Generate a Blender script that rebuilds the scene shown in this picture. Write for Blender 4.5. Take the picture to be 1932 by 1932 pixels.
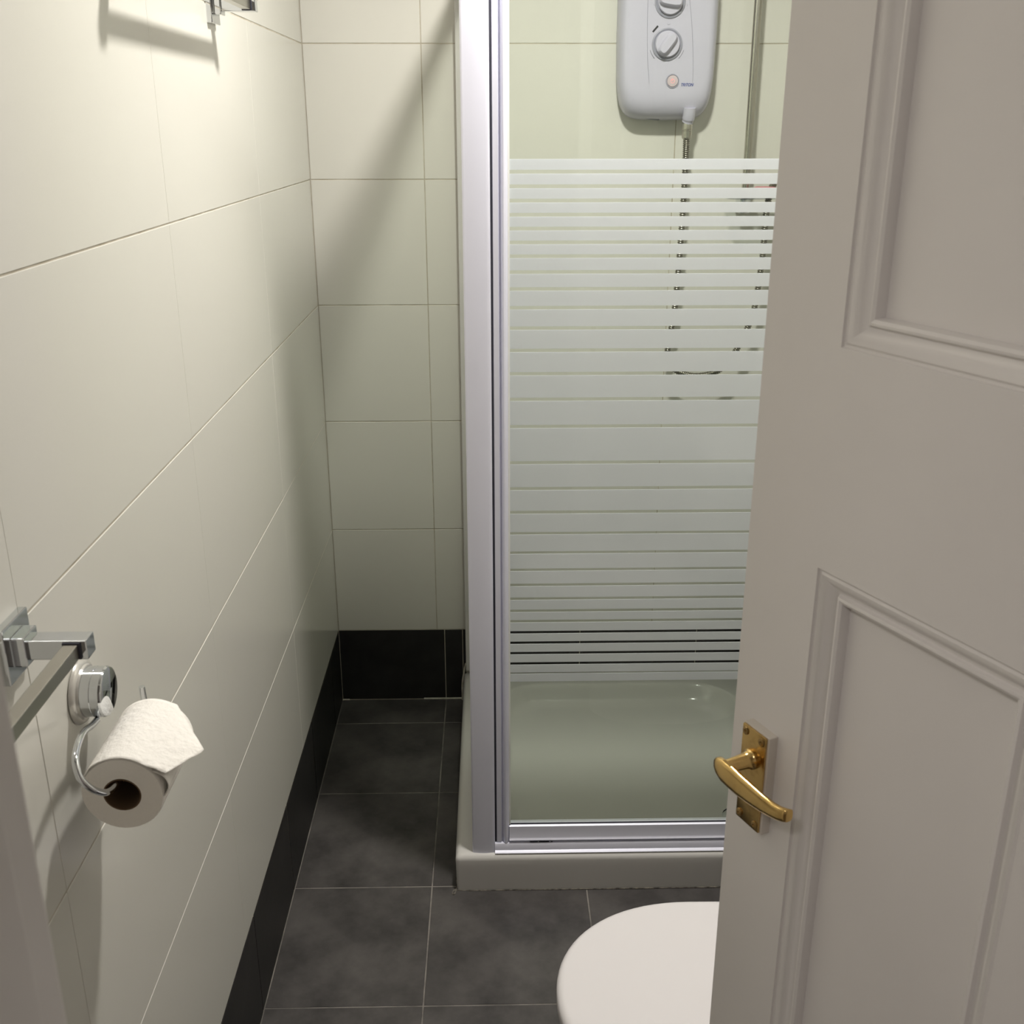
import bpy, bmesh, math, random
from mathutils import Vector, Matrix
random.seed(4)
for o in list(bpy.data.objects): bpy.data.objects.remove(o)
S = bpy.context.scene
COL = S.collection
PI = math.pi

# ------------------------------------------------------------------ camera, world, lights, exposure
cam_d = bpy.data.cameras.new('camera'); cam = bpy.data.objects.new('camera', cam_d); COL.objects.link(cam)
cam_d.sensor_fit = 'HORIZONTAL'; cam_d.sensor_width = 36.0; cam_d.lens = 36.0*2011.48/1932.0
cam_d.clip_start = 0.02; cam_d.clip_end = 50
cam.location = (0.4311, -2.6868, 1.5449)
yaw, pitch = 0.0199, 0.3491
cam.rotation_euler = (PI/2-pitch, 0.0009, -yaw)
cam_d.dof.use_dof = True; cam_d.dof.focus_distance = 2.2; cam_d.dof.aperture_fstop = 20.0
S.camera = cam

w = bpy.data.worlds.new('world'); S.world = w; w.use_nodes = True
w.node_tree.nodes['Background'].inputs[0].default_value = (1.0, 0.93, 0.85, 1)
w.node_tree.nodes['Background'].inputs[1].default_value = 0.02

S.view_settings.view_transform = 'Standard'; S.view_settings.look = 'None'
S.view_settings.gamma = 1.0; S.view_settings.use_curve_mapping = False
S.view_settings.exposure = 0.03

LX, LY, LZ = 0.62, -0.985, 2.35
CEIL = 2.38
def area(name, loc, size, power, color, rot=(0, 0, 0), shape='DISK', spread=PI):
    l = bpy.data.lights.new(name, 'AREA'); l.shape = shape; l.size = size; l.energy = power; l.color = color
    l.spread = spread
    o = bpy.data.objects.new(name, l); COL.objects.link(o); o.location = loc; o.rotation_euler = rot
    return o
area('bathroom_downlight', (LX, LY, LZ-0.004), 0.12, 24.5, (1.0, 0.965, 0.91))
area('hallway_lamp_light', (-0.10, -3.20, 2.33), 0.30, 9.0, (1.0, 0.94, 0.92))

# ------------------------------------------------------------------ materials
def mat(name, color, rough=0.5, metal=0.0, noise=None, bump=0.0, bscale=40, spec=0.5, coat=0.0, trans=0.0, emis=None):
    m = bpy.data.materials.new(name); m.use_nodes = True
    nt = m.node_tree; b = nt.nodes['Principled BSDF']
    b.inputs['Base Color'].default_value = (*color, 1); b.inputs['Roughness'].default_value = rough
    b.inputs['Metallic'].default_value = metal; b.inputs['Specular IOR Level'].default_value = spec
    b.inputs['Coat Weight'].default_value = coat; b.inputs['Transmission Weight'].default_value = trans
    if emis:
        b.inputs['Emission Color'].default_value = (*emis[0], 1); b.inputs['Emission Strength'].default_value = emis[1]
    tc = nt.nodes.new('ShaderNodeTexCoord')
    if noise:
        c2, scale, lo, hi = noise
        n = nt.nodes.new('ShaderNodeTexNoise'); n.inputs['Scale'].default_value = scale; n.inputs['Detail'].default_value = 7
        n.inputs['Roughness'].default_value = 0.62
        r = nt.nodes.new('ShaderNodeValToRGB'); r.color_ramp.elements[0].position = lo; r.color_ramp.elements[1].position = hi
        r.color_ramp.elements[0].color = (*color, 1); r.color_ramp.elements[1].color = (*c2, 1)
        nt.links.new(tc.outputs['Object'], n.inputs['Vector']); nt.links.new(n.outputs['Fac'], r.inputs['Fac'])
        nt.links.new(r.outputs['Color'], b.inputs['Base Color'])
    if bump:
        n = nt.nodes.new('ShaderNodeTexNoise'); n.inputs['Scale'].default_value = bscale; n.inputs['Detail'].default_value = 4
        bp = nt.nodes.new('ShaderNodeBump'); bp.inputs['Strength'].default_value = bump; bp.inputs['Distance'].default_value = 0.002
        nt.links.new(tc.outputs['Object'], n.inputs['Vector']); nt.links.new(n.outputs['Fac'], bp.inputs['Height'])
        nt.links.new(bp.outputs['Normal'], b.inputs['Normal'])
    return m

def glass_mat(name, tint):
    m = bpy.data.materials.new(name); m.use_nodes = True; nt = m.node_tree
    for n in list(nt.nodes): nt.nodes.remove(n)
    out = nt.nodes.new('ShaderNodeOutputMaterial'); mix = nt.nodes.new('ShaderNodeMixShader')
    t = nt.nodes.new('ShaderNodeBsdfTransparent'); t.inputs[0].default_value = (*tint, 1)
    g = nt.nodes.new('ShaderNodeBsdfGlossy'); g.inputs['Roughness'].default_value = 0.015; g.inputs[0].default_value = (0.95, 1, 0.97, 1)
    f = nt.nodes.new('ShaderNodeFresnel'); f.inputs[0].default_value = 1.5
    ge = nt.nodes.new('ShaderNodeNewGeometry'); inv = nt.nodes.new('ShaderNodeMath'); inv.operation = 'SUBTRACT'; inv.inputs[0].default_value = 1.0
    mu = nt.nodes.new('ShaderNodeMath'); mu.operation = 'MULTIPLY'       # one reflecting surface per pane, so thin glass does not trap light
    nt.links.new(ge.outputs['Backfacing'], inv.inputs[1]); nt.links.new(inv.outputs[0], mu.inputs[0]); nt.links.new(f.outputs[0], mu.inputs[1])
    nt.links.new(mu.outputs[0], mix.inputs[0]); nt.links.new(t.outputs[0], mix.inputs[1]); nt.links.new(g.outputs[0], mix.inputs[2])
    nt.links.new(mix.outputs[0], out.inputs[0]); return m
M = {}
M['tile'] = mat('cream_glazed_tile', (0.655, 0.64, 0.585), 0.16, spec=0.45, bump=0.06, bscale=9)
M['grout'] = mat('beige_grout', (0.52, 0.48, 0.40), 0.9, noise=((0.36, 0.32, 0.24), 14, 0.4, 0.65))
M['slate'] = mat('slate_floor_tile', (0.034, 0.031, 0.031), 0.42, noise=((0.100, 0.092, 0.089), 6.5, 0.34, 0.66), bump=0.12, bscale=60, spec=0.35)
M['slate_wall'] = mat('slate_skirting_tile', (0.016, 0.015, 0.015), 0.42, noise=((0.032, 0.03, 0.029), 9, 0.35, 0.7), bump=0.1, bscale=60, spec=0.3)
M['grout_floor'] = mat('grey_floor_grout', (0.24, 0.22, 0.20), 0.9, noise=((0.13, 0.12, 0.11), 12, 0.4, 0.6))
M['plaster'] = mat('painted_plaster', (0.64, 0.61, 0.57), 0.8, bump=0.1, bscale=80)
M['ceiling'] = mat('ceiling_paint', (0.62, 0.61, 0.59), 0.85)
M['hallfloor'] = mat('hall_carpet', (0.16, 0.13, 0.11), 0.95, noise=((0.22, 0.18, 0.15), 200, 0.3, 0.7), bump=0.4, bscale=300)
M['door'] = mat('white_gloss_door_paint', (0.77, 0.74, 0.72), 0.33, noise=((0.74, 0.71, 0.69), 3, 0.3, 0.7), bump=0.10, bscale=26, spec=0.4)
M['frame'] = mat('door_frame_paint', (0.56, 0.53, 0.50), 0.4, bump=0.08, bscale=30)
M['alu'] = mat('satin_silver_aluminium', (0.78, 0.785, 0.90), 0.42, metal=0.25)
M['alu_dark'] = mat('silver_groove', (0.30, 0.30, 0.36), 0.4, metal=0.5)
M['gasket'] = mat('dark_gap_seal', (0.03, 0.03, 0.045), 0.6)
M['seal'] = mat('clear_plastic_seal', (0.82, 0.83, 0.80), 0.25)
M['acrylic'] = mat('white_acrylic_tray', (0.60, 0.585, 0.565), 0.14, spec=0.5)
M['dirty'] = mat('dirty_sealant', (0.20, 0.18, 0.15), 0.8, noise=((0.045, 0.04, 0.035), 60, 0.4, 0.6))
M['silicone'] = mat('silicone_bead', (0.62, 0.60, 0.52), 0.5, noise=((0.35, 0.32, 0.25), 30, 0.45, 0.7))
M['chrome'] = mat('chrome', (0.66, 0.68, 0.70), 0.07, metal=1.0)
M['chrome_soft'] = mat('brushed_chrome', (0.50, 0.48, 0.43), 0.25, metal=1.0)
M['hose'] = mat('steel_hose', (0.24, 0.23, 0.19), 0.3, metal=1.0)
M['brass'] = mat('polished_brass', (0.74, 0.51, 0.20), 0.17, metal=1.0, noise=((0.55, 0.36, 0.13), 40, 0.52, 0.75))
M['brass_plate'] = mat('worn_brass', (0.56, 0.38, 0.15), 0.2, metal=1.0, noise=((0.30, 0.19, 0.07), 55, 0.5, 0.72))
M['brass_dark'] = mat('tarnished_brass', (0.33, 0.22, 0.09), 0.3, metal=1.0)
M['block'] = mat('white_painted_block', (0.68, 0.63, 0.57), 0.4, noise=((0.45, 0.40, 0.34), 60, 0.6, 0.8))
M['plastic'] = mat('white_shower_plastic', (0.51, 0.495, 0.585), 0.27)
M['plastic_grey'] = mat('grey_shower_plastic', (0.32, 0.32, 0.38), 0.3)
M['ink'] = mat('black_print', (0.01, 0.01, 0.012), 0.5)
M['ink_grey'] = mat('grey_print', (0.22, 0.22, 0.25), 0.5)
M['ink_blue'] = mat('blue_print', (0.02, 0.05, 0.25), 0.5)
M['lamp_red'] = mat('lit_red_button', (0.8, 0.3, 0.3), 0.3, emis=((1.0, 0.20, 0.22), 0.55))
M['button'] = mat('pale_button', (0.50, 0.44, 0.46), 0.3, emis=((1.0, 0.35, 0.35), 0.05))
M['ceramic'] = mat('white_ceramic', (0.80, 0.77, 0.75), 0.12)
M['lid'] = mat('white_toilet_seat_plastic', (0.67, 0.645, 0.65), 0.28)
M['paper'] = mat('toilet_paper', (0.88, 0.85, 0.80), 0.95, bump=0.9, bscale=160, spec=0.1)
M['paper_end'] = mat('toilet_paper_end', (0.86, 0.82, 0.76), 1.0, bump=0.35, bscale=300, spec=0.05)
M['card'] = mat('cardboard_core', (0.12, 0.07, 0.035), 0.9)
M['clearp'] = glass_mat('clear_plastic', (0.78, 0.80, 0.80))
M['sucker'] = mat('clear_suction_rubber', (0.62, 0.60, 0.56), 0.18, metal=0.4)
M['soap'] = mat('pink_soap', (0.55, 0.22, 0.24), 0.5)
M['fitting'] = mat('white_fitting', (0.85, 0.85, 0.85), 0.3)
M['lampface'] = mat('lit_lamp_face', (0.9, 0.9, 0.9), 0.5, emis=((1.0, 0.9, 0.75), 12.0))

M['glass'] = glass_mat('greenish_glass', (0.915, 0.94, 0.91))
def frost_mat():
    m = bpy.data.materials.new('white_frosted_film'); m.use_nodes = True; nt = m.node_tree
    for n in list(nt.nodes): nt.nodes.remove(n)
    out = nt.nodes.new('ShaderNodeOutputMaterial')
    d = nt.nodes.new('ShaderNodeBsdfDiffuse'); d.inputs[0].default_value = (0.84, 0.87, 0.90, 1)
    tl = nt.nodes.new('ShaderNodeBsdfTranslucent'); tl.inputs[0].default_value = (0.86, 0.90, 0.91, 1)
    m1 = nt.nodes.new('ShaderNodeMixShader'); m1.inputs[0].default_value = 0.45
    nt.links.new(d.outputs[0], m1.inputs[1]); nt.links.new(tl.outputs[0], m1.inputs[2])
    g = nt.nodes.new('ShaderNodeBsdfGlossy'); g.inputs['Roughness'].default_value = 0.12
    m2 = nt.nodes.new('ShaderNodeMixShader'); m2.inputs[0].default_value = 0.05
    nt.links.new(m1.outputs[0], m2.inputs[1]); nt.links.new(g.outputs[0], m2.inputs[2])
    nt.links.new(m2.outputs[0], out.inputs[0]); return m
M['frost'] = frost_mat()

# ------------------------------------------------------------------ helpers
def mesh(name, bm, m, smooth=False, angle=35):
    bmesh.ops.recalc_face_normals(bm, faces=bm.faces)
    me = bpy.data.meshes.new(name); bm.to_mesh(me); bm.free(); me.materials.append(M[m] if isinstance(m, str) else m)
    if smooth:
        for p in me.polygons: p.use_smooth = True
        try: me.set_sharp_from_angle(angle=math.radians(angle))
        except Exception: pass
    return me
def link(name, me, parent=None, loc=None):
    o = bpy.data.objects.new(name, me); COL.objects.link(o)
    if parent is not None: o.parent = parent
    if loc is not None: o.location = loc
    return o
def obj(name, bm, m, parent=None, smooth=False, angle=35): return link(name, mesh(name, bm, m, smooth, angle), parent)
def thing(name, label, cat, loc=(0, 0, 0), group=None):
    o = bpy.data.objects.new(name, None); COL.objects.link(o); o.location = loc; o.empty_display_size = 0.05
    o['label'] = label; o['category'] = cat
    if group: o['group'] = group
    return o
def tag(o, label, cat, group=None):
    o['label'] = label; o['category'] = cat
    if group: o['group'] = group
    return o
def box(bm, x0, x1, y0, y1, z0, z1, bev=0.0, seg=2, off=(0, 0, 0)):
    r = bmesh.ops.create_cube(bm, size=1.0); vs = r['verts']
    for v in vs:
        v.co = Vector((x0+(v.co.x+.5)*(x1-x0)-off[0], y0+(v.co.y+.5)*(y1-y0)-off[1], z0+(v.co.z+.5)*(z1-z0)-off[2]))
    if bev > 0:
        es = list({e for v in vs for e in v.link_edges})
        bmesh.ops.bevel(bm, geom=es, offset=bev, segments=seg, affect='EDGES', profile=0.6)
    return bm
def B(*a, **k): return box(bmesh.new(), *a, **k)
def cyl(bm, p0, p1, r0, r1=None, n=24, cap=True):
    r1 = r0 if r1 is None else r1
    p0 = Vector(p0); p1 = Vector(p1); d = (p1-p0).normalized()
    a = d.orthogonal().normalized(); b = d.cross(a)
    A = [bm.verts.new(p0+r0*(math.cos(2*PI*i/n)*a+math.sin(2*PI*i/n)*b)) for i in range(n)]
    Bv = [bm.verts.new(p1+r1*(math.cos(2*PI*i/n)*a+math.sin(2*PI*i/n)*b)) for i in range(n)]
    for i in range(n): bm.faces.new((A[i], A[(i+1) % n], Bv[(i+1) % n], Bv[i]))
    if cap: bm.faces.new(A[::-1]); bm.faces.new(Bv)
    return bm
def catmull(pts, k=10):
    pts = [Vector(p) for p in pts]; P = [2*pts[0]-pts[1]]+pts+[2*pts[-1]-pts[-2]]; out = []
    for i in range(1, len(P)-2):
        for j in range(k):
            t = j/k; a, b, c, d = P[i-1:i+3]
            out.append(0.5*((2*b)+(c-a)*t+(2*a-5*b+4*c-d)*t*t+(3*b-a-3*c+d)*t**3))
    out.append(pts[-1]); return out
def tube(bm, pts, rad, n=12, cap=True):
    """rad: number or function of index fraction"""
    N = len(pts); rings = []; prev = None
    for i, p in enumerate(pts):
        t = (pts[min(i+1, N-1)]-pts[max(i-1, 0)]).normalized()
        if prev is None: a = t.orthogonal().normalized()
        else: a = (prev-t*prev.dot(t)).normalized()
        prev = a; b = t.cross(a); r = rad(i, N) if callable(rad) else rad
        rings.append([bm.verts.new(p+r*(math.cos(2*PI*j/n)*a+math.sin(2*PI*j/n)*b)) for j in range(n)])
    for A, C2 in zip(rings, rings[1:]):
        for j in range(n): bm.faces.new((A[j], A[(j+1) % n], C2[(j+1) % n], C2[j]))
    if cap: bm.faces.new(rings[0][::-1]); bm.faces.new(rings[-1])
    return bm
def loft(bm, rings, cap0=True, cap1=True, closed=True):
    R = [[bm.verts.new(Vector(p)) for p in r] for r in rings]
    for A, C2 in zip(R, R[1:]):
        n = len(A)
        for j in range(n if closed else n-1): bm.faces.new((A[j], A[(j+1) % n], C2[(j+1) % n], C2[j]))
    if cap0: bm.faces.new(R[0][::-1])
    if cap1: bm.faces.new(R[-1])
    return bm
def lathe(bm, prof, origin, axis, n=32):
    """prof: list of (r, h) along axis"""
    o = Vector(origin); d = Vector(axis).normalized(); a = d.orthogonal().normalized(); b = d.cross(a)
    rings = [[o+h*d+max(r, 1e-5)*(math.cos(2*PI*i/n)*a+math.sin(2*PI*i/n)*b) for i in range(n)] for r, h in prof]
    return loft(bm, rings)
def rrect(x0, x1, y0, y1, r, z, n=6):
    r = min(r, (x1-x0)/2-1e-4, (y1-y0)/2-1e-4); out = []
    for cx, cy, a0 in ((x1-r, y1-r, 0), (x0+r, y1-r, PI/2), (x0+r, y0+r, PI), (x1-r, y0+r, 1.5*PI)):
        for i in range(n+1):
            a = a0+PI/2*i/n; out.append((cx+r*math.cos(a), cy+r*math.sin(a), z))
    return out

# ------------------------------------------------------------------ setting: room shell and tiles
RX = 1.15            # right wall
YF = -2.371          # inner face of the front wall
YO = -2.50           # hall face of the front wall
ZS = 0.2195          # top of dark skirting
TH = 0.30            # tile height
G = 0.0011           # half joint
TT = 0.008           # tile thickness (proud of the grout by 0.8 mm)
def structure(name, bm, m):
    o = obj(name, bm, m); o['kind'] = 'structure'; return o
cache = {}
def tile(parent, axis, u0, u1, v0, v1, m, plane, name='tile', sign=1, g=G, jit=0.0003, gu=None):
    """axis 'x': wall plane x=plane (u=y, v=z); 'y': wall plane y=plane (u=x, v=z); 'z': floor (u=x, v=y). Mesh data shared by size."""
    gu = g if gu is None else gu
    w_, h_ = round(u1-u0-2*gu, 4), round(v1-v0-2*g, 4)
    if w_ < 0.003 or h_ < 0.003: return
    key = (axis, w_, h_, m, sign)
    if key not in cache:
        bm = bmesh.new(); t = TT
        d0, d1 = (-t, 0) if sign > 0 else (0, t)
        if axis == 'x': box(bm, d0, d1, -w_/2, w_/2, -h_/2, h_/2, 0.0007, 1)
        elif axis == 'y': box(bm, -w_/2, w_/2, d0, d1, -h_/2, h_/2, 0.0007, 1)
        else: box(bm, -w_/2, w_/2, -h_/2, h_/2, d0, d1, 0.0007, 1)
        cache[key] = mesh('tile', bm, m)
    uc, vc = (u0+u1)/2, (v0+v1)/2; j = random.uniform(-jit, jit)
    loc = {'x': (plane+j, uc, vc), 'y': (uc, plane+j, vc), 'z': (uc, vc, plane+j)}[axis]
    link(name, cache[key], parent, loc)
rows = [ZS+TH*i for i in range(7)]+[ZS+TH*7]
rows = [z for z in rows if z < CEIL-0.01]+[CEIL]

# left wall: x = 0
wl = structure('wall_left', B(-0.12, -0.0009, YO, 0.10, -0.02, CEIL), 'grout')
ys = [0, -0.6, -1.2, -1.8, YF]
for a, b in zip(rows, rows[1:]):
    for c, d in zip(ys, ys[1:]): tile(wl, 'x', d, c, a, b, 'tile', 0.0, gu=0.0002)
sk = [0, -0.148, -0.478, -0.808, -1.138, -1.468, -1.798, -2.128, YF]
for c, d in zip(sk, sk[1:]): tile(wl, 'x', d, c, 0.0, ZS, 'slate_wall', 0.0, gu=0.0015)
# back wall: y = 0
wb = structure('wall_back', B(-0.001, RX+0.001, 0.0009, 0.10, -0.02, CEIL), 'grout')
xs = [0, 0.274, 0.874, RX]
for a, b in zip(rows, rows[1:]):
    for c, d in zip(xs, xs[1:]): tile(wb, 'y', c, d, a, b, 'tile', 0.0, sign=-1)
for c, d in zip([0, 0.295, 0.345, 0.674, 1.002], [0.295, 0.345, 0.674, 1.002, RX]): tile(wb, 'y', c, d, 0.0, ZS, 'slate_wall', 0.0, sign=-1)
# right wall: x = RX
wr = structure('wall_right', B(RX+0.0009, RX+0.12, YO, 0.10, -0.02, CEIL), 'grout')
for a, b in zip(rows, rows[1:]):
    for c, d in zip(ys, ys[1:]): tile(wr, 'x', d, c, a, b, 'tile', RX, sign=-1)
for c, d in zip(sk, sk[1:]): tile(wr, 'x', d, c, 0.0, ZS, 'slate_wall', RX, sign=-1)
# floor
fl = structure('floor', B(-0.001, RX+0.001, YO+0.0005, 0.0, -0.06, -0.0009), 'grout_floor')
fx = [0, 0.2951, 0.6273, 0.9595, RX]
fyv = [0, -0.1294, -0.4553, -0.7993, -1.131, -1.465, -1.797, -2.129, YO]
for c, d in zip(fx, fx[1:]):
    for a, b in zip(fyv, fyv[1:]): tile(fl, 'z', c, d, b, a, 'slate', 0.0, g=0.0014)
structure('ceiling', B(-0.12, RX+0.12, YO, 0.10, CEIL, CEIL+0.05), 'ceiling')
# front wall around the doorway
JX0, JX1 = 0.245, 0.975
bm = B(0.0, JX0, YO, YF, 0.0, CEIL)
box(bm, JX1, RX, YO, YF, 0.0, CEIL); box(bm, JX0, JX1, YO, YF, 2.03, CEIL)
structure('wall_front', bm, 'plaster')
bm = B(JX0, 0.27, YO, YF-0.001, 0.0, 2.03, 0.002)                 # latch-side jamb
box(bm, 0.27, 0.282, YO+0.001, -2.411, 0.0, 2.005, 0.001)           # its door stop
box(bm, 0.955, JX1, YO, YF-0.001, 0.0, 2.03, 0.002)
box(bm, 0.27, 0.955, YO, YF-0.001, 2.005, 2.03, 0.002)
structure('trim_1', bm, 'frame')
# hallway around the camera
structure('floor_hall', B(-0.65, 2.0, -4.3, YO, -0.06, 0.0), 'hallfloor')
structure('wall_hall_left', B(-0.65, -0.60, -4.3, YO, 0.0, CEIL), 'plaster')
structure('wall_hall_right', B(1.75, 1.80, -4.3, YO, 0.0, CEIL), 'plaster')
structure('wall_hall_back', B(-0.65, 1.80, -4.3, -4.25, 0.0, CEIL), 'plaster')
bm = B(-0.65, -0.12, YO, YO+0.05, 0.0, CEIL); box(bm, RX+0.12, 1.80, YO, YO+0.05, 0.0, CEIL)
structure('wall_hall_front', bm, 'plaster')
structure('ceiling_hall', B(-0.65, 1.80, -4.3, YO, CEIL, CEIL+0.05), 'ceiling')
# silicone beads in the corners at the skirting
bm = bmesh.new()
cyl(bm, (0.6, -0.001, 0.0015), (0.232, -0.001, 0.0015), 0.0028, n=8)
cyl(bm, (0.0, -0.001, 0.001), (0.02, -0.001, 0.001), 0.0022, n=8)
structure('trim_2', bm, 'silicone')

# ceiling lamps (just out of the picture)
t = thing('ceiling_downlight', 'round white recessed ceiling downlight over the shower front', 'lamp', (LX, LY, CEIL))
obj('bezel', lathe(bmesh.new(), [(0.040, -0.024), (0.052, -0.024), (0.055, -0.018), (0.055, 0), (0.040, 0)], (0, 0, 0), (0, 0, 1)), 'fitting', t, True)
obj('lamp_face', lathe(bmesh.new(), [(0.0, -0.020), (0.040, -0.020), (0.040, -0.002), (0.0, -0.002)], (0, 0, 0), (0, 0, 1)), 'lampface', t, True)

# ------------------------------------------------------------------ door
ALPHA = math.radians(24.8)
LE = Vector((0.6638, -1.8075, 0))
DW, DH, DT = 0.68, 1.985, 0.036
door = bpy.data.objects.new('door_1', None); COL.objects.link(door)
door['kind'] = 'structure'; door['label'] = 'off-white painted panelled door swung open on the right with brass lever handle'
door.location = (LE.x, LE.y, 0.008); door.rotation_euler = (0, 0, -(PI/2-ALPHA))
# local x: along the door from its free edge to the hinges, local y: thickness away from the hall, local z up
Z0 = 0.008
cols = [(0.083, 0.303), (0.377, 0.597)]
prow = [(0.23, 1.2015), (1.384, 1.86)]
PD = 0.0160
bm = bmesh.new()
def part_box(x0, x1, z0, z1): box(bm, x0, x1, 0, DT, z0-Z0, z1-Z0)
def grid_slab():
    """stiles and rails as one continuous sheet with openings on both faces"""
    X = [-0.0075, cols[0][0], cols[0][1], cols[1][0], cols[1][1], DW]; Z = [Z0, prow[0][0], prow[0][1], prow[1][0], prow[1][1], DH]
    g = bmesh.new(); V = {}
    def v(i, j, s):
        k = (i, j, s)
        if k not in V: V[k] = g.verts.new((X[i], DT if s else 0, Z[j]-Z0))
        return V[k]
    hole = {(1, 1), (3, 1), (1, 3), (3, 3)}
    for s in (0, 1):
        for i in range(5):
            for j in range(5):
                if (i, j) in hole: continue
                g.faces.new((v(i, j, s), v(i+1, j, s), v(i+1, j+1, s), v(i, j+1, s)))
    for i, j in hole:
        for a, b in (((i, j), (i+1, j)), ((i+1, j), (i+1, j+1)), ((i+1, j+1), (i, j+1)), ((i, j+1), (i, j))):
            g.faces.new((v(*a, 0), v(*b, 0), v(*b, 1), v(*a, 1)))
    per = [(i, 0) for i in range(6)]+[(5, j) for j in range(1, 6)]+[(i, 5) for i in range(4, -1, -1)]+[(0, j) for j in range(4, 0, -1)]
    for a, b in zip(per, per[1:]+per[:1]): g.faces.new((v(*a, 0), v(*b, 0), v(*b, 1), v(*a, 1)))
    es = [e for e in g.edges if all(p in (0, 5) or True for p in (0,)) and abs(e.verts[0].co.x-e.verts[1].co.x) < 1e-6 and abs(e.verts[0].co.y-e.verts[1].co.y) < 1e-6 and (e.verts[0].co.x < 1e-6 or e.verts[0].co.x > DW-1e-6)]
    bmesh.ops.bevel(g, geom=es, offset=0.0025, segments=3, affect='EDGES', profile=0.5)
    return g
bm.free()
obj('stiles_and_rails', grid_slab(), 'door', door)
def moulding(x0, x1, z0, z1, side):
    # profile (distance in from opening edge, depth below the face)
    prof = [(0, 0.0), (0.0008, 0.0022), (0.0025, 0.0026), (0.0045, 0.0012), (0.008, 0.0024), (0.012, 0.0056), (0.016, 0.0092), (0.0185, 0.0100),
            (0.0198, 0.0064), (0.022, 0.0056), (0.0245, 0.0070), (0.0256, 0.0105), (0.0258, PD), (0.0, PD+0.001)]
    g = bmesh.new(); rings = []
    for d, y in prof:
        yy = y if side == 0 else DT-y
        rings.append([(x0+d, yy, z0+d-Z0), (x1-d, yy, z0+d-Z0), (x1-d, yy, z1-d-Z0), (x0+d, yy, z1-d-Z0)])
    rings.append(rings[0]); loft(g, rings, cap0=False, cap1=False); bmesh.ops.remove_doubles(g, verts=g.verts, dist=1e-6)
    return g
for cx0, cx1 in cols:
    for pz0, pz1 in prow:
        obj('panel', B(cx0+0.0002, cx1-0.0002, PD, DT-PD+0.001, pz0-Z0, pz1-Z0), 'door', door)
        for side in (0, 1): obj('moulding', moulding(cx0, cx1, pz0, pz1, side), 'door', door, True, 40)
# lever handle on the hall face
HB = 0.0095
blk = obj('backing_block', B(0.0195, 0.0558, -HB, 0.001, 0.9225-Z0, 1.0255-Z0, 0.0008), 'block', door)
blk['label'] = 'white painted block behind the brass plate'
PX0, PX1, PZ0, PZ1 = 0.0200, 0.0535, 0.9235, 1.0245
pl_ = obj('handle_plate', B(PX0, PX1, -HB-0.0022, -HB+0.0002, PZ0-Z0, PZ1-Z0, 0.0012, 2), 'brass_plate', door, True, 30)
for sx in (PX0+0.0052, PX1-0.0055):
    for sz in (PZ0+0.006, PZ1-0.006):
        g = bmesh.new()
        lathe(g, [(0.0040, -0.0022), (0.0042, 0.0), (0.0036, 0.0011), (0.0016, 0.0014), (0.0008, -0.0002)], (sx, -HB-0.0022, sz-Z0), (0, -1, 0), 14)
        obj('screw', g, 'brass_dark', pl_, True)
HX, HZ = 0.0375, 0.9955-Z0
g = bmesh.new()
lathe(g, [(0.0098, 0.0), (0.0098, 0.0035), (0.0083, 0.005), (0.0074, 0.010), (0.0066, 0.022), (0.0064, 0.030)], (HX, -HB-0.002, HZ), (0, -1, 0), 24)
obj('lever_neck', g, 'brass', door, True)
# lever blade: sections along x (centre x, centre depth, centre z, half height, half thickness)
sec = [(0.0180, -0.0385, 0.9885, 0.0020, 0.0018), (0.0195, -0.0385, 0.9885, 0.0058, 0.0034), (0.024, -0.0390, 0.9882, 0.0093, 0.0042), (0.032, -0.0395, 0.9878, 0.0113, 0.0046),
       (0.042, -0.0395, 0.9874, 0.0116, 0.0046), (0.056, -0.0395, 0.9864, 0.0110, 0.0042), (0.072, -0.0390, 0.9862, 0.0100, 0.0038), (0.088, -0.0387, 0.9868, 0.0085, 0.0036),
       (0.100, -0.0380, 0.9878, 0.0072, 0.0036), (0.108, -0.0372, 0.9892, 0.0068, 0.0038), (0.1135, -0.0358, 0.9905, 0.0065, 0.0040), (0.1160, -0.0340, 0.9910, 0.0062, 0.0040), (0.1163, -0.0335, 0.9910, 0.0054, 0.0034)]
g = bmesh.new(); rings = []
for cx, cy, cz, hh, ht in sec:
    ring = []
    for i in range(20):
        a = 2*PI*i/20; c, s_ = math.cos(a), math.sin(a)
        ring.append((cx, cy+ht*math.copysign(abs(c)**0.6, c), cz-Z0+hh*math.copysign(abs(s_)**0.7, s_)))
    rings.append(ring)
loft(g, rings); obj('lever', g, 'brass', door, True, 50)
# hinges on the far edge and the bathroom-side lever
g = bmesh.new()
for z in (0.25, 1.0, 1.75): cyl(g, (DW+0.003, DT, z), (DW+0.003, DT, z+0.08), 0.005, n=12)
obj('hinge', g, 'brass_dark', door, True)
g = bmesh.new()
box(g, 0.0200, 0.0555, DT-0.0002, DT+0.003, 0.9235-Z0, 1.0245-Z0, 0.001)
obj('inner_handle_plate', g, 'brass', door)
g = bmesh.new(); lathe(g, [(0.0095, 0), (0.0075, 0.006), (0.0065, 0.032)], (HX, DT+0.002, HZ), (0, 1, 0), 20)
tube(g, catmull([(0.026, DT+0.036, HZ-0.004), (0.05, DT+0.037, HZ-0.008), (0.09, DT+0.036, HZ-0.008), (0.12, DT+0.032, HZ-0.001)], 6), lambda i, n: 0.0085-0.003*i/n, 12)
obj('inner_lever', g, 'brass', door, True)

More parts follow.
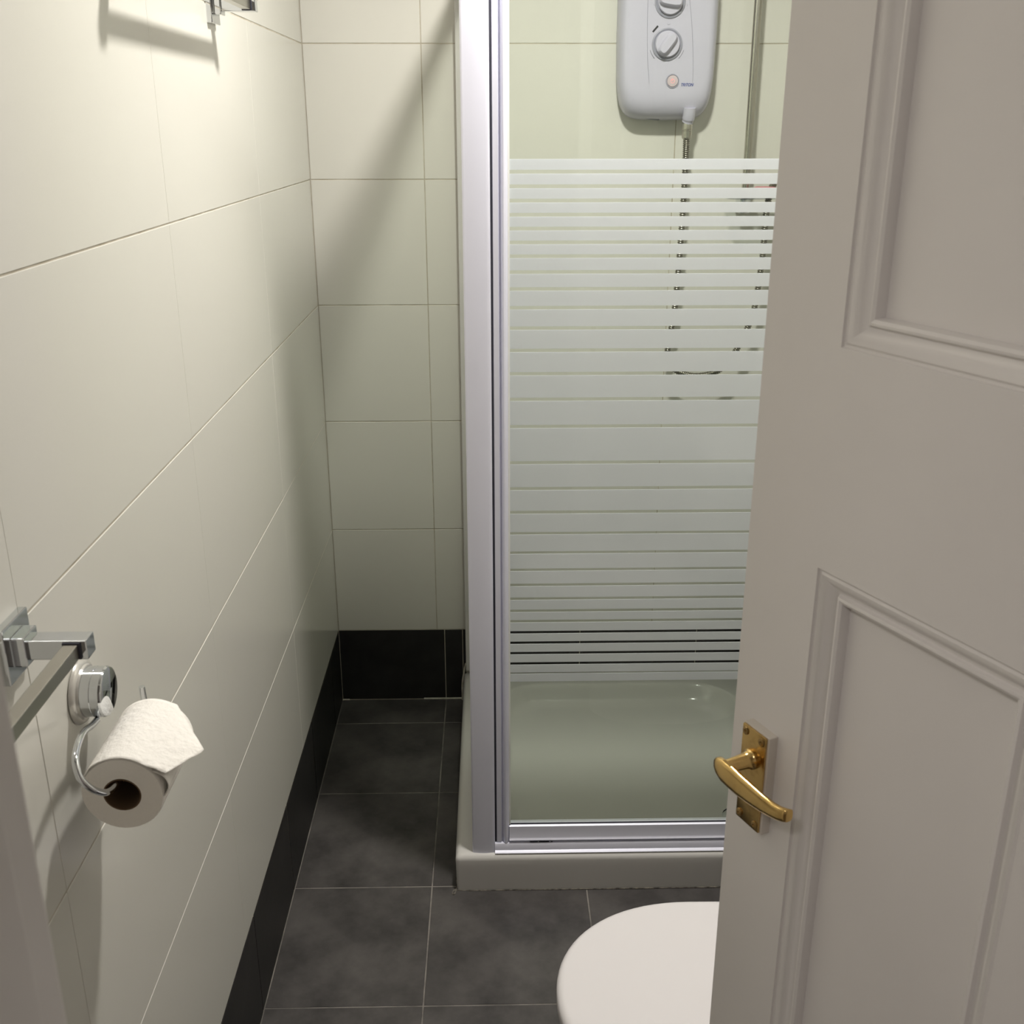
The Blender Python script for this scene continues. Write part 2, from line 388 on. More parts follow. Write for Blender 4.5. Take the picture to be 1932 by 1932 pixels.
# ------------------------------------------------------------------ shower tray
TX0, TX1, TY0, TY1, TZ = 0.347, RX-0.002, -0.8137, -0.001, 0.088
g = bmesh.new(); rings = []
def rr(x0, x1, y0, y1, r, z): return rrect(x0, x1, y0, y1, r, z, 8)
rings.append(rr(TX0+0.002, TX1, TY0+0.001, TY1, 0.006, 0.0))
rings.append(rr(TX0+0.0005, TX1, TY0+0.0, TY1, 0.008, 0.06))
for i in range(7):
    a = PI/2*i/6; r = 0.013
    rings.append(rr(TX0+r*(1-math.cos(a)), TX1-0.0*(1-math.cos(a)), TY0+r*(1-math.cos(a)), TY1, 0.010, TZ-r+r*math.sin(a)))
BX0, BX1, BY0, BY1 = 0.43, 1.092, -0.735, -0.078
def basin(d, z, r): return rr(BX0+d, BX1-d, BY0+d, BY1-d, r, z)
rings += [basin(-0.006, TZ+0.0003, 0.135), basin(0.0, TZ-0.0008, 0.130), basin(0.004, TZ-0.004, 0.127), basin(0.012, TZ-0.015, 0.122), basin(0.024, TZ-0.032, 0.115), basin(0.036, TZ-0.043, 0.11), basin(0.055, TZ-0.048, 0.10), basin(0.09, TZ-0.050, 0.085)]
loft(g, rings, cap0=True, cap1=True)
tray = thing('shower_tray', 'white rectangular acrylic shower tray with raised rounded rim on the slate floor', 'shower tray', (0.75, -0.40, 0))
o = obj('basin', g, 'acrylic', tray, True, 60)
def rebase(o, p):
    o.data.transform(Matrix.Translation(-Vector(p)))
rebase(o, tray.location)
g = bmesh.new()
tube(g, catmull([(TX0+0.001, -0.10, 0.001), (TX0-0.001, -0.4, 0.001), (TX0+0.001, -0.79, 0.0005), (TX0+0.004, -0.8125, 0.0), (0.5, -0.8150, 0.0008), (0.8, -0.8155, 0.001), (1.14, -0.815, 0.001)], 12),
     lambda i, n: 0.0016+0.0007*math.sin(i*1.7)*math.sin(i*0.61), 6)
o = obj('floor_sealant', g, 'dirty', tray, True); rebase(o, tray.location)
g = bmesh.new(); tube(g, catmull([(TX0+0.006, -0.003, TZ+0.002), (0.7, -0.003, TZ+0.001), (1.145, -0.003, TZ+0.001)], 6), 0.004, 6)
o = obj('wall_sealant', g, 'silicone', tray, True); rebase(o, tray.location)
g = bmesh.new(); lathe(g, [(0.0, 0.006), (0.02, 0.0055), (0.036, 0.003), (0.042, 0.0)], (1.00, -0.62, TZ-0.050), (0, 0, 1))
o = obj('drain_cover', g, 'chrome', tray, True); rebase(o, tray.location)
# lumpy sealant running up the back left corner beside the tray
g = bmesh.new(); tube(g, catmull([(0.344, -0.006, 0.0), (0.343, -0.005, 0.05), (0.348, -0.005, 0.09), (0.352, -0.004, 0.115)], 6), lambda i, n: 0.0045-0.003*i/n, 8)
o = obj('corner_sealant', g, 'silicone', tray, True); rebase(o, tray.location)

# ------------------------------------------------------------------ shower enclosure
EH = 1.90
en = thing('shower_enclosure', 'silver framed shower enclosure with clear glass door striped in white bands', 'shower enclosure', (0.75, -0.40, TZ))
def enc(name, g, m, parent=None, smooth=False):
    o = obj(name, g, m, parent or en, smooth, 40); rebase(o, en.location); return o
FY = -0.802     # front face of the post
# corner post with a closed rounded front
g = bmesh.new()
rings = []
for z in (TZ-0.001, EH):
    ring = [(0.3835, -0.765, z), (0.3835, FY+0.004, z)]
    for i in range(5):
        a = PI+PI/2*i/4; ring.append((0.3875+0.004*math.cos(a), FY+0.004+0.004*math.sin(a), z))
    for i in range(9):
        u = i/8; ring.append((0.3875+u*(0.4285-0.3875), FY-0.0015*math.sin(PI*u), z))
    ring += [(0.4312, FY+0.002, z), (0.4312, -0.765, z)]
    rings.append(ring)
loft(g, rings); enc('corner_post', g, 'alu', smooth=True)
enc('post_gap_seal', B(0.4310, 0.4352, -0.796, -0.772, TZ+0.024, EH-0.03), 'gasket')
# bottom track on the tray
g = bmesh.new()
prof = [(-0.768, TZ), (-0.806, TZ), (-0.8085, TZ+0.002), (-0.806, TZ+0.004), (-0.803, TZ+0.006), (-0.8015, TZ+0.018), (-0.7995, TZ+0.021), (-0.796, TZ+0.022), (-0.789, TZ+0.0225), (-0.768, TZ+0.0225)]
loft(g, [[(x, y, z) for y, z in prof] for x in (0.4313, RX-0.004)]); enc('bottom_track', g, 'alu', smooth=True)
enc('top_rail', B(0.384, RX-0.004, -0.806, -0.766, EH-0.035, EH, 0.003), 'alu')
enc('wall_channel', B(RX-0.030, RX-0.001, -0.800, -0.768, TZ, EH-0.036, 0.003), 'alu')
# side panel running back to the wall
sp = enc('side_top_rail', B(0.3845, 0.406, -0.764, -0.001, EH-0.035, EH, 0.003), 'alu')
enc('side_bottom_rail', B(0.3845, 0.404, -0.764, -0.001, TZ-0.0005, TZ+0.026, 0.002), 'alu')
enc('side_wall_channel', B(0.3535, 0.3955, -0.022, -0.0005, TZ+0.012, EH-0.036, 0.002), 'acrylic')
sg = enc('side_glass', B(0.3900, 0.3950, -0.766, -0.018, TZ+0.024, EH-0.034), 'glass')
# glass door: stile, rails, glass, bands
g = bmesh.new()
DX0, DX1 = 0.4352, 0.4615
ring_p = [(DX0, -0.776), (DX0, -0.7965), (DX0+0.0008, -0.7975), (0.4448, -0.7978), (0.4462, -0.7925), (0.4478, -0.7912), (0.4492, -0.7925), (0.4508, -0.7985), (0.4540, -0.8012), (0.4575, -0.8000), (DX1-0.001, -0.7965), (DX1, -0.793), (DX1, -0.776)]
loft(g, [[(x, y, z) for x, y in ring_p] for z in (TZ+0.0235, EH-0.0365)])
stile = enc('door_stile', g, 'alu', smooth=True)
enc('stile_seal', B(0.4612, 0.4645, -0.7945, -0.787, TZ+0.066, EH-0.038), 'seal')
g = bmesh.new()
prof = [(-0.776, TZ+0.0262), (-0.7995, TZ+0.0262), (-0.8005, TZ+0.029), (-0.7985, TZ+0.031), (-0.7970, TZ+0.034), (-0.7970, TZ+0.056), (-0.7962, TZ+0.0605), (-0.7935, TZ+0.0625), (-0.789, TZ+0.0625), (-0.776, TZ+0.0625)]
loft(g, [[(x, y, z) for y, z in prof] for x in (0.4618, RX-0.034)])
enc('door_bottom_rail', g, 'alu', smooth=True)
enc('door_top_rail', B(0.4618, RX-0.034, -0.797, -0.776, EH-0.062, EH-0.037, 0.002), 'alu')
enc('door_far_stile', B(RX-0.058, RX-0.0335, -0.7975, -0.776, TZ+0.064, EH-0.064, 0.002), 'alu')
enc('bottom_seal', B(0.4618, RX-0.06, -0.7915, -0.7885, TZ+0.062, TZ+0.0645), 'gasket')
GY = -0.7885
glass = enc('glass_pane', B(0.4615, RX-0.055, GY, GY+0.005, TZ+0.062, EH-0.060), 'glass')
# white bands: z of the clear gaps between them, top to bottom
F_, cz_, cy_ = 2011.48, 1.5449, -2.6868
def z_at(py, yplane):
    v = -(py-966)/F_; cp, s_ = math.cos(pitch), math.sin(pitch)
    dy = cp+v*s_; dz = -s_+v*cp
    return cz_+(yplane-cy_)*dz/dy
gaps = [324.1, 351.6, 378.6, 405.3, 431.4, 457.5, 483.6, 513.5, 545.4, 580.7, 619.3, 661.3, 705.4, 753.6, 804.9, 873.2, 922.1, 966.8, 1006.5, 1042.9, 1075.3, 1103.8, 1129.8, 1152.7, 1172.3, 1193.2, 1212.8, 1232.4, 1251.9, 1270.0]
edges = [z_at(300, GY)]
for p in gaps:
    zc = z_at(p, GY); hw = 0.0031 if p < 1000 else 0.0026
    if p > 1100: hw = 0.0027
    if p > 1260: hw = 0.0015
    edges += [zc+hw, zc-hw]
edges.append(z_at(1286, GY))
for i in range(0, len(edges), 2):
    enc('white_band', B(0.4647, RX-0.058, GY-0.0006, GY-0.0001, edges[i+1], edges[i]), 'frost', glass)
# small grime marks along the stile and lower rail
g = bmesh.new()
random.seed(9)
for i in range(16):
    x = 0.505+random.random()*0.05; box(g, x, x+0.003+random.random()*0.006, -0.8003, -0.7990, TZ+0.0236, TZ+0.0250)
enc('rail_grime', g, 'gasket')['kind'] = 'stuff'

# ------------------------------------------------------------------ electric shower unit
HXc = 0.838
es_ = thing('electric_shower', 'white electric shower box with two dials and lit button on the tiled wall', 'electric shower', (HXc, 0, 1.73))
def outline(inset, y, n=72):
    pts = []
    for i in range(n):
        a = 2*PI*i/n; c, s = math.cos(a), math.sin(a); e = 2/6.4
        x = (0.1135-inset*0.6)*math.copysign(abs(c)**e, c); z = (0.173-inset*(1.35 if s < 0 else 1.0))*math.copysign(abs(s)**e, s)
        if z < 0: x *= 1-0.075*(z/0.173)**2
        z2 = z - (0.0 if z > 0 else 0.004*(1-(x/0.11)**2)*(-z/0.173)**3)
        pts.append((x, y, z2))
    return pts
g = bmesh.new()
loft(g, [outline(0.008, -0.0005), outline(0.007, -0.008), outline(0.001, -0.013), outline(0.0, -0.016), outline(0.0, -0.030), outline(0.002, -0.042), outline(0.006, -0.052), outline(0.012, -0.0605), outline(0.020, -0.0670), outline(0.030, -0.0708), outline(0.042, -0.0720), outline(0.075, -0.0722)])
obj('casing', g, 'plastic', es_, True, 60)
FYH = -0.0722
for s in (-1, 1):
    pts = catmull([(-0.052, FYH, 0.10), (-0.051, FYH, 0.03), (-0.048, FYH, -0.04), (-0.043, FYH+0.0002, -0.085), (-0.038, FYH+0.0018, -0.125)] if s < 0 else
                  [(0.036, FYH, 0.10), (0.044, FYH, 0.06), (0.052, FYH, 0.0), (0.057, FYH+0.0002, -0.06), (0.058, FYH+0.0004, -0.10)], 8)
    obj('casing_seam', tube(bmesh.new(), pts, 0.0007, 5), 'plastic_grey', es_, True)
def make_dial(x, z, ang):
    g = bmesh.new(); lathe(g, [(0.0345, 0.0), (0.0342, 0.0035), (0.0315, 0.0048), (0.0290, 0.0030), (0.0, 0.0030)], (x, FYH+0.001, z), (0, -1, 0), 40)
    d = obj('dial', g, 'plastic_grey', es_, True, 30)
    g = bmesh.new(); lathe(g, [(0.0276, 0.0), (0.0272, 0.0070), (0.0258, 0.0084), (0.0, 0.0090)], (x, FYH-0.002, z), (0, -1, 0), 40)
    obj('dial_face', g, 'plastic', d, True, 40)
    g = bmesh.new(); rings = []
    for yy, hw, hl in ((-0.0, 0.0125, 0.0262), (-0.010, 0.0105, 0.0250), (-0.0135, 0.0075, 0.0222)):
        ring = []
        for i in range(24):
            a = 2*PI*i/24; c, s = math.cos(a), math.sin(a)
            u = hl*math.copysign(abs(c)**0.7, c); v_ = hw*math.copysign(abs(s)**0.55, s)
            ring.append((x+u*math.cos(ang)-v_*math.sin(ang), FYH-0.0095+yy, z+u*math.sin(ang)+v_*math.cos(ang)))
        rings.append(ring)
    loft(g, rings); obj('dial_grip', g, 'plastic', d, True, 40)
make_dial(-0.0045, 1.7135-1.73, math.radians(52))
make_dial(-0.0020, 1.8010-1.73, math.radians(-8))
# printed marks
g = bmesh.new(); box(g, -0.0085, 0.0085, FYH-0.0004, FYH+0.0006, -0.0020, 0.0020)
bmesh.ops.rotate(g, verts=g.verts, cent=(0, FYH, 0), matrix=Matrix.Rotation(math.radians(-48), 3, 'Y'))
bmesh.ops.translate(g, verts=g.verts, vec=(-0.0325, 0, 1.7450-1.73))
obj('black_mark', g, 'ink', es_)
for s in (-1, 1):
    pts = [Vector((-0.0045+s*0.0400*math.cos(math.radians(a)), FYH-0.0001, 1.7135-1.73-0.0400*math.sin(math.radians(a)))) for a in range(18, 47, 4)]
    g = tube(bmesh.new(), pts, 0.0007, 5)
    e = pts[-1]; cyl(g, e+Vector((s*0.002, 0, 0.0010)), e-Vector((s*0.0012, 0, 0.0012)), 0.0010, 0.0002, 6)
    obj('dial_arrow', g, 'ink_grey', es_)
for nm, pp in (('dial_pointer', [(-0.006, -0.0001, 0.0252), (-0.0035, -0.0001, 0.0232), (0.0005, -0.0001, 0.0252)]),
               ('dial_symbol', [(-0.0385, 0.0002, 0.066), (-0.0365, 0.0002, 0.0615), (-0.0345, 0.0002, 0.066)]),
               ('dial_symbol', [(0.0345, 0.0002, 0.066), (0.0375, 0.0002, 0.0635), (0.0345, 0.0002, 0.061)])):
    obj(nm, tube(bmesh.new(), [Vector((a, FYH+b, c)) for a, b, c in pp], 0.0004, 5), 'ink_grey', es_)
# start button
bx, bz = 0.0115, 1.6365-1.73
g = bmesh.new(); lathe(g, [(0.0155, 0.0), (0.0152, 0.0022), (0.0134, 0.0024), (0.0126, 0.0006), (0, 0.0006)], (bx, FYH+0.0008, bz), (0, -1, 0), 32)
bt = obj('button_ring', g, 'plastic_grey', es_, True, 30)
g = bmesh.new(); lathe(g, [(0.0122, 0.0), (0.0119, 0.002), (0.0, 0.0032)], (bx, FYH, bz), (0, -1, 0), 32)
obj('start_button', g, 'button', bt, True, 40)
g = bmesh.new(); lathe(g, [(0.0050, 0.0), (0.0046, 0.0006), (0.0032, 0.0006), (0.0028, 0.0)], (bx, FYH-0.0022, bz), (0, -1, 0), 24)
cyl(g, (bx-0.001, FYH-0.0030, bz), (bx-0.001, FYH-0.0030, bz+0.005), 0.0007, n=8)
obj('button_light', g, 'lamp_red', bt, True)
# printed maker's word
cu = bpy.data.curves.new('print', 'FONT'); cu.body = 'TRITON'; cu.size = 0.0092; cu.shear = 0.35; cu.extrude = 0.0003; cu.offset = 0.00010; cu.align_x = 'CENTER'
cu.space_character = 1.0
to = bpy.data.objects.new('print', cu); COL.objects.link(to)
dg = bpy.context.evaluated_depsgraph_get(); me = bpy.data.meshes.new_from_object(to.evaluated_get(dg))
bpy.data.objects.remove(to)
me.materials.clear(); me.materials.append(M['ink_blue'])
wd = max(v.co.x for v in me.vertices)-min(v.co.x for v in me.vertices)
me.transform(Matrix.Translation((0.0445, FYH-0.0003, 1.6255-1.73)) @ Matrix.Rotation(PI/2, 4, 'X') @ Matrix.Diagonal((0.0285/wd, 1, 1, 1)))
link('printed_word', me, es_)
# cable slit and outlet at the underside
g = bmesh.new(); tube(g, catmull([(-0.055, -0.036, -0.1715), (-0.035, -0.038, -0.1740), (-0.010, -0.036, -0.1765)], 5), 0.0016, 6)
obj('case_slit', g, 'ink_grey', es_)
g = bmesh.new(); tube(g, catmull([(0.056, -0.062, -0.150), (0.056, -0.059, -0.164), (0.055, -0.054, -0.177), (0.054, -0.052, -0.182)], 5), lambda i, n: 0.0145 if i < n*0.6 else 0.0130, 20)
obj('water_outlet', g, 'plastic', es_, True, 60)

# ------------------------------------------------------------------ hose, riser rail, soap dish
hs = thing('shower_hose', 'ribbed chrome hose hanging in a loop below the electric shower', 'shower hose', (0.892, -0.052, 1.546))
HO = Vector(hs.location)
g = bmesh.new()
lathe(g, [(0.0120, 0.0), (0.0124, -0.002), (0.0124, -0.015), (0.0112, -0.0162), (0.0112, -0.018), (0.0122, -0.019), (0.0115, -0.034), (0.0092, -0.037)], (0, 0, 0.002), (0, 0, 1), 12)
obj('hose_nut', g, 'chrome_soft', hs, True, 25)
hp = [(0.892, -0.052, 1.516), (0.8925, -0.054, 1.4386), (0.8905, -0.06, 1.34), (0.8885, -0.06, 1.248), (0.8835, -0.06, 1.12), (0.873, -0.06, 1.035), (0.873, -0.062, 0.990), (0.900, -0.066, 0.961), (0.951, -0.068, 0.951), (1.006, -0.066, 0.968),
      (1.044, -0.062, 1.018), (1.067, -0.060, 1.07), (1.081, -0.06, 1.125), (1.0905, -0.06, 1.247), (1.0905, -0.062, 1.34), (1.096, -0.08, 1.407), (1.112, -0.15, 1.455), (1.132, -0.25, 1.58), (1.125, -0.24, 1.75), (1.10, -0.16, 1.88), (1.07, -0.12, 1.93)]
cp_ = catmull([Vector(p)-HO for p in hp], 60)
# resample evenly so the ribs are regular
L_ = [0]
for a, b in zip(cp_, cp_[1:]): L_.append(L_[-1]+(b-a).length)
step = 0.00115; res = []; k = 0
for i in range(int(L_[-1]/step)):
    s = i*step
    while L_[k+1] < s: k += 1
    u = (s-L_[k])/max(L_[k+1]-L_[k], 1e-9); res.append(cp_[k].lerp(cp_[k+1], u))
obj('hose', tube(bmesh.new(), res, lambda i, n: (0.0084, 0.0082, 0.0064, 0.0062)[i % 4], 10), 'hose', hs, True, 80)
# rail
rl = thing('shower_riser_rail', 'slim chrome riser rail fixed upright beside the electric shower', 'shower rail', (1.041, -0.042, 1.36))
g = bmesh.new(); cyl(g, (0.0005, 0, 0.0), (-0.001, 0, 0.66), 0.0092, n=24); obj('rail_tube', g, 'chrome_soft', rl, True)
for z in (0.0, 0.66):
    g = bmesh.new(); box(g, -0.013, 0.013, -0.013, 0.0415, z-0.018, z+0.018, 0.005, 3); obj('rail_bracket', g, 'chrome', rl, True)
g = bmesh.new(); box(g, -0.019, 0.019, -0.020, 0.018, 0.52, 0.56, 0.006, 3); obj('rail_slider', g, 'plastic', rl, True)
# hand shower parked on the slider, above the picture
hd = thing('hand_shower', 'white hand shower head parked high on the riser rail', 'shower head', (1.06, -0.09, 1.93))
g = bmesh.new(); tube(g, catmull([(0.012, -0.024, -0.03), (0.005, -0.04, 0.03), (-0.01, -0.09, 0.11), (-0.02, -0.13, 0.14)], 6), lambda i, n: 0.012, 14)
obj('handle', g, 'plastic', hd, True)
g = bmesh.new(); lathe(g, [(0.012, 0.02), (0.03, 0.012), (0.043, 0.0), (0.043, -0.008), (0.0, -0.010)], (-0.022, -0.135, 0.142), (0.1, 0.5, 0.85), 28); obj('spray_face', g, 'plastic', hd, True)
# soap dish clipped low on the rail
sd = thing('soap_dish', 'small clear and chrome soap dish at the foot of the riser rail', 'soap dish', (1.045, -0.077, 1.385))
g = bmesh.new()
loft(g, [rrect(-0.058, 0.056, -0.040, 0.030, 0.02, -0.006), rrect(-0.064, 0.062, -0.046, 0.034, 0.022, 0.012), rrect(-0.061, 0.059, -0.043, 0.031, 0.02, 0.012), rrect(-0.055, 0.053, -0.037, 0.027, 0.018, -0.003)])
obj('dish', g, 'clearp', sd, True, 50)
g = bmesh.new(); box(g, -0.016, 0.016, 0.010, 0.050, -0.009, 0.010, 0.003); obj('dish_clip', g, 'chrome', sd, True)
g = bmesh.new()
loft(g, [rrect(-0.028, 0.028, -0.018, 0.018, 0.014, z) if abs(z) < 0.009 else rrect(-0.021, 0.021, -0.012, 0.012, 0.010, z) for z in (-0.0115, -0.008, 0.008, 0.0115)])
o = obj('soap_bar', g, 'soap', None, True, 60); o.location = (1.079, -0.081, 1.3945); tag(o, 'small pink soap bar glimpsed through the glass bands on the soap dish', 'soap')

# ------------------------------------------------------------------ towel rails on the left wall
def towel_rail(y0, y1, zc, label):
    """y0: bracket farther from the camera, y1: nearer one; zc: height of the arm centre"""
    t = thing('towel_rail', label, 'towel rail', (0, y0, zc), group='square chrome towel rails on the left wall')
    for y in (0.0, y1-y0):
        g = bmesh.new(); box(g, 0.0, 0.0085, y-0.0265, y+0.0265, -0.0265, 0.0265, 0.0012); obj('mount_plate', g, 'chrome', t)
        g = bmesh.new(); box(g, 0.008, 0.020, y-0.0145, y+0.0145, -0.0140, 0.0140, 0.0015); obj('collar', g, 'chrome', t)
        g = bmesh.new(); box(g, 0.018, 0.0720, y-0.0098, y+0.0098, -0.0092, 0.0092, 0.0010); obj('arm', g, 'chrome', t)
    g = bmesh.new(); box(g, 0.0525, 0.0655, y1-y0+0.0105, -0.0105, -0.0068, 0.0068, 0.0008); obj('bar', g, 'chrome_soft', t)
    for y in (-0.0108, y1-y0+0.0108):
        g = bmesh.new(); box(g, 0.0515, 0.0668, y-0.0012, y+0.0012, -0.0078, 0.0078); obj('bar_end_seal', g, 'gasket', t)
    return t
towel_rail(-0.862, -1.335, 1.7175, 'square chrome towel rail highest on the left wall at the top of the photo')
towel_rail(-1.826, -2.295, 1.1080, 'square chrome towel rail beside the door frame just above the toilet roll')

# ------------------------------------------------------------------ toilet roll holder and roll
rh = thing('toilet_roll_holder', 'chrome suction cup holder with curved wire arm carrying the toilet roll', 'toilet roll holder', (0, -1.698, 0.9895))
RO = Vector(rh.location)
g = bmesh.new(); lathe(g, [(0.0335, 0.0003), (0.0345, 0.0015), (0.0330, 0.0045), (0.0305, 0.0062), (0.0292, 0.0064), (0.028, 0.0085)], (0, 0, 0), (1, 0, 0), 48)
obj('suction_cup', g, 'sucker', rh, True, 40)
g = bmesh.new(); lathe(g, [(0.0265, 0.006), (0.0265, 0.0180), (0.0262, 0.0185), (0.0265, 0.0190), (0.0265, 0.0275), (0.0255, 0.0295), (0.0235, 0.0305), (0.0, 0.0315)], (0, 0, 0), (1, 0, 0), 48)
obj('cap', g, 'chrome', rh, True, 25)
wp = [(0.020, -1.7180, 0.9660), (0.0215, -1.7400, 0.9640), (0.0265, -1.7740, 0.9820), (0.0340, -1.8080, 0.9810), (0.0410, -1.8220, 0.9680), (0.0480, -1.8190, 0.9530), (0.0540, -1.8070, 0.9410), (0.0570, -1.7950, 0.9340), (0.0585, -1.775, 0.9310)]
wp = [(0.0190, -1.7120, 0.9640), (0.0205, -1.7300, 0.9680), (0.0265, -1.7700, 0.9820), (0.0340, -1.8080, 0.9815), (0.0410, -1.8225, 0.9690), (0.0480, -1.8200, 0.9550), (0.0530, -1.8100, 0.9430), (0.0560, -1.7980, 0.9350), (0.0580, -1.780, 0.9315), (0.0590, -1.74, 0.9315), (0.0570, -1.690, 0.9290), (0.0510, -1.653, 0.9280), (0.0470, -1.6470, 0.940), (0.0460, -1.6475, 0.955), (0.0458, -1.648, 0.9665)]
obj('wire_arm', tube(bmesh.new(), catmull([Vector(p)-RO for p in wp], 10), 0.0034, 14), 'chrome', rh, True)

RC = Vector((0.0615, -1.7225, 0.9195)); RR, RI, RL = 0.0405, 0.0170, 0.116
rt = thing('toilet_roll', 'white toilet roll with a loose folded end sheet on the chrome holder', 'toilet roll', RC)
g = bmesh.new(); n = 72; y0, y1 = -RL/2, RL/2
def prof_ring(r, y, jit=0): return [(r*math.cos(2*PI*i/n)*(1+0.010*math.sin(2*PI*i/n*2+1)), y, r*math.sin(2*PI*i/n)) for i in range(n)]
loft(g, [prof_ring(RR-0.0012, y0), prof_ring(RR, y0+0.002), prof_ring(RR, y0+0.03), prof_ring(RR+0.0003, 0), prof_ring(RR, y1-0.002), prof_ring(RR-0.0012, y1)], cap0=False, cap1=False)
body = obj('paper_wrap', g, 'paper', rt, True, 60)
for y in (y0, y1):
    g = bmesh.new(); loft(g, [prof_ring(RR-0.0012, y), prof_ring(RR*0.8, y+math.copysign(0.0006, -y)), prof_ring(RI+0.0012, y)], cap0=False, cap1=False)
    obj('roll_end', g, 'paper_end', rt, True)
def oval(r, y): return [(r*1.03*math.cos(2*PI*i/n), y, r*0.97*math.sin(2*PI*i/n)*(1 if i < n/2 else 1.04)) for i in range(n)]
g = bmesh.new(); loft(g, [oval(RI+0.0013, y0-0.0001), oval(RI, y0-0.0002), oval(RI, y1+0.0002), oval(RI+0.0013, y1+0.0001)], cap0=False, cap1=False)
obj('cardboard_core', g, 'card', rt, True)
# loose end sheet: lies over the top of the roll, then sticks out with a torn, diagonal edge
g = bmesh.new(); NU, NV = 34, 26
C3, B3, D3 = Vector((0.1325, -1.7330, 0.9385))-RC, Vector((0.0870, -1.6640, 0.9530))-RC, Vector((0.1040, -1.7860, 0.9440))-RC
random.seed(3)
V = []
for j in range(NV+1):
    v = j/NV; y = y1*0.985+(y0*1.0-y1*0.985)*v
    row = []
    # outer limit of the sheet for this y (polyline B -> C -> D)
    if y > C3.y: f = (y-B3.y)/(C3.y-B3.y); E3 = B3.lerp(C3, min(max(f, 0), 1))
    else: f = (y-C3.y)/(D3.y-C3.y); E3 = C3.lerp(D3, min(max(f, 0), 1))
    a0, a1 = math.radians(150), math.radians(74-20*v)
    for i in range(NU+1):
        u = i/NU
        if u < 0.6:
            a = a0+(a1-a0)*u/0.6; r = RR+0.0006+0.0006*u
            p = Vector((r*math.cos(a), y, r*math.sin(a)))
        else:
            w_ = (u-0.6)/0.4; a = a1; P0 = Vector(((RR+0.001)*math.cos(a), y, (RR+0.001)*math.sin(a)))
            p = P0.lerp(Vector((E3.x, y, E3.z)), w_)
            p.z += 0.0010*math.sin(PI*w_)*(0.6+0.4*math.sin(5*v)) + 0.0004*math.sin(23*v+9*w_)*w_
        p.z += 0.0003*math.sin(40*v)*math.sin(17*u); p.x += random.uniform(-1, 1)*0.00015
        row.append(g.verts.new(p))
    V.append(row)
for j in range(NV):
    for i in range(NU): g.faces.new((V[j][i], V[j][i+1], V[j+1][i+1], V[j+1][i]))
o = obj('loose_sheet', g, 'paper', rt, True, 60)
md = o.modifiers.new('thickness', 'SOLIDIFY'); md.thickness = 0.0007; md.offset = 1
# wrap hanging under the tip
g = bmesh.new(); V = []
for j in range(13):
    v = j/12; y = y0+0.001+(0.040)*v; row = []
    for i in range(9):
        u = i/8; a = math.radians(38-42*u); r = RR+0.0012+0.0065*math.sin(PI*u)*(1-v*0.6)
        row.append(g.verts.new((r*math.cos(a), y, r*math.sin(a))))
    V.append(row)
for j in range(12):
    for i in range(8): g.faces.new((V[j][i], V[j][i+1], V[j+1][i+1], V[j+1][i]))
o = obj('under_fold', g, 'paper', rt, True, 60); md = o.modifiers.new('thickness', 'SOLIDIFY'); md.thickness = 0.0006

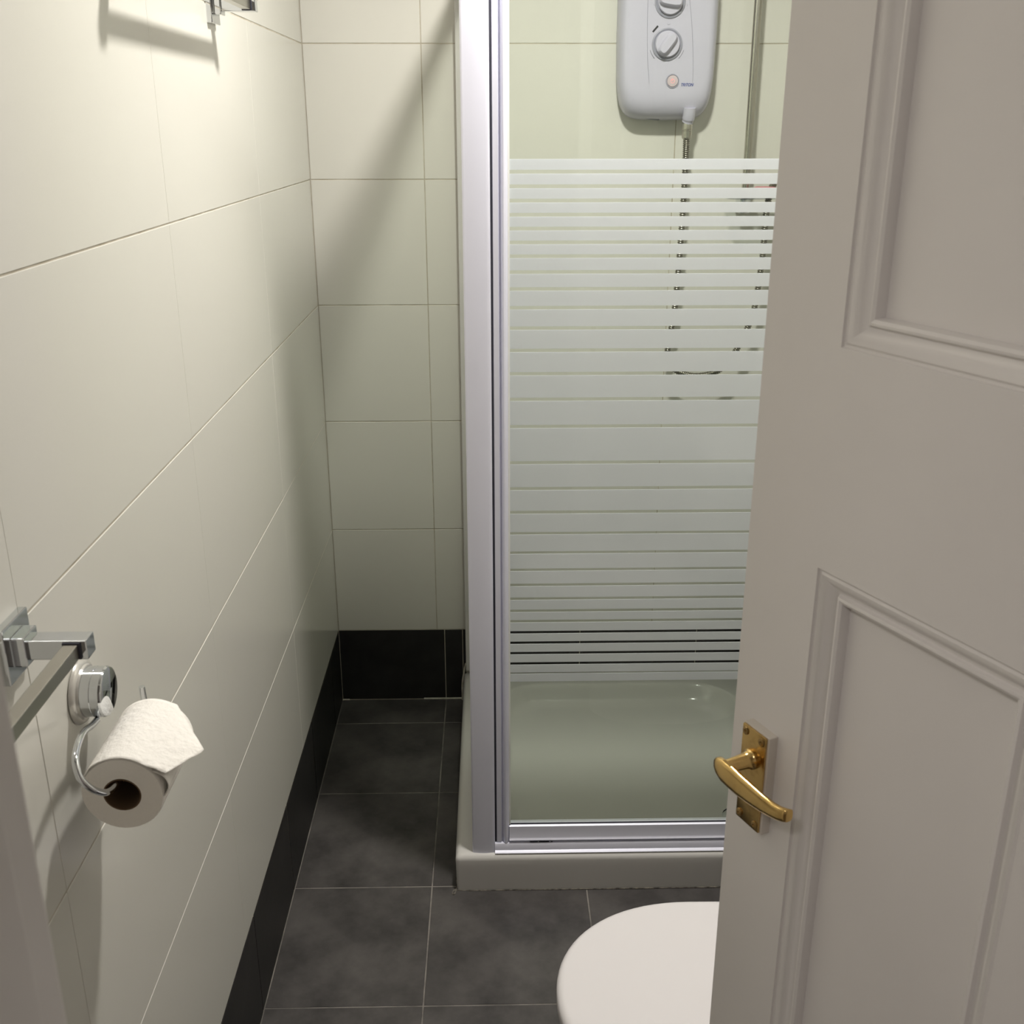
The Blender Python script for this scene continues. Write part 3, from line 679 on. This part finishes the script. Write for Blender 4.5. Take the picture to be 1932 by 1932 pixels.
# ------------------------------------------------------------------ toilet (faces left, cistern on the right wall)
TC = Vector((0.73, -1.530, 0))
to_ = thing('toilet', 'white toilet with closed rounded lid partly hidden behind the door', 'toilet', (0.85, -1.53, 0))
TO = Vector(to_.location)
def dshape(inset, z, xr=0.945, a=0.215, b=0.184, n=2.15, grow=0):
    pts = []; A, Bb = a-inset+grow, b-inset+grow
    N = 40
    for i in range(N+1):
        t = PI/2+PI*i/N; c, s = math.cos(t), math.sin(t)
        pts.append((TC.x+A*math.copysign(abs(c)**(2/n), c)-TO.x if abs(c) > 1e-9 else TC.x-TO.x, Bb*math.copysign(abs(s)**(2/n), s), z))
    xe = xr-inset+grow
    for k in range(1, 6): u = k/5; pts.append((TC.x+(xe-TC.x)*u-TO.x, -(Bb-0.012*u*u), z))
    for k in range(5, 0, -1): u = k/5; pts.append((TC.x+(xe-TC.x)*u-TO.x, (Bb-0.012*u*u), z))
    return pts
g = bmesh.new(); zt = 0.421
rings = [dshape(0.006, 0.392), dshape(0.001, 0.394), dshape(0.0, 0.398), dshape(0.0, 0.406)]
for i in range(1, 7):
    a = PI/2*i/6; rings.append(dshape(0.012*(1-math.cos(a)), 0.406+0.012*math.sin(a)))
rings += [dshape(0.04, zt-0.0012), dshape(0.09, zt)]
loft(g, rings); obj('lid', g, 'lid', to_, True, 50)
g = bmesh.new(); loft(g, [dshape(0.010, 0.372), dshape(0.004, 0.374), dshape(0.003, 0.386), dshape(0.008, 0.3905)]); obj('seat', g, 'lid', to_, True, 50)
g = bmesh.new()
def bowl(z, x0, x1, b): 
    pts = []
    for i in range(40):
        t = 2*PI*i/40; c, s = math.cos(t), math.sin(t)
        xc, a = (x0+x1)/2, (x1-x0)/2
        pts.append((xc+a*math.copysign(abs(c)**0.85, c)-TO.x, b*math.copysign(abs(s)**0.85, s), z))
    return pts
loft(g, [bowl(0.0, 0.70, 1.12, 0.105), bowl(0.02, 0.70, 1.12, 0.103), bowl(0.12, 0.70, 1.11, 0.092), bowl(0.20, 0.665, 1.10, 0.105), bowl(0.27, 0.60, 1.09, 0.140), bowl(0.33, 0.548, 1.08, 0.166), bowl(0.362, 0.530, 1.07, 0.172), bowl(0.370, 0.534, 1.065, 0.168)])
obj('bowl', g, 'ceramic', to_, True, 60)
g = bmesh.new(); box(g, 0.965-TO.x, 1.146-TO.x, -0.19, 0.19, 0.372, 0.745, 0.02, 4); obj('cistern', g, 'ceramic', to_, True, 40)
g = bmesh.new(); box(g, 0.958-TO.x, 1.148-TO.x, -0.197, 0.197, 0.7455, 0.775, 0.008, 3); obj('cistern_lid', g, 'ceramic', to_, True, 40)
for y in (-0.07, 0.07):
    g = bmesh.new(); cyl(g, (0.925-TO.x, y-0.022, 0.393), (0.925-TO.x, y+0.022, 0.393), 0.011, n=16); obj('seat_hinge', g, 'lid', to_, True)
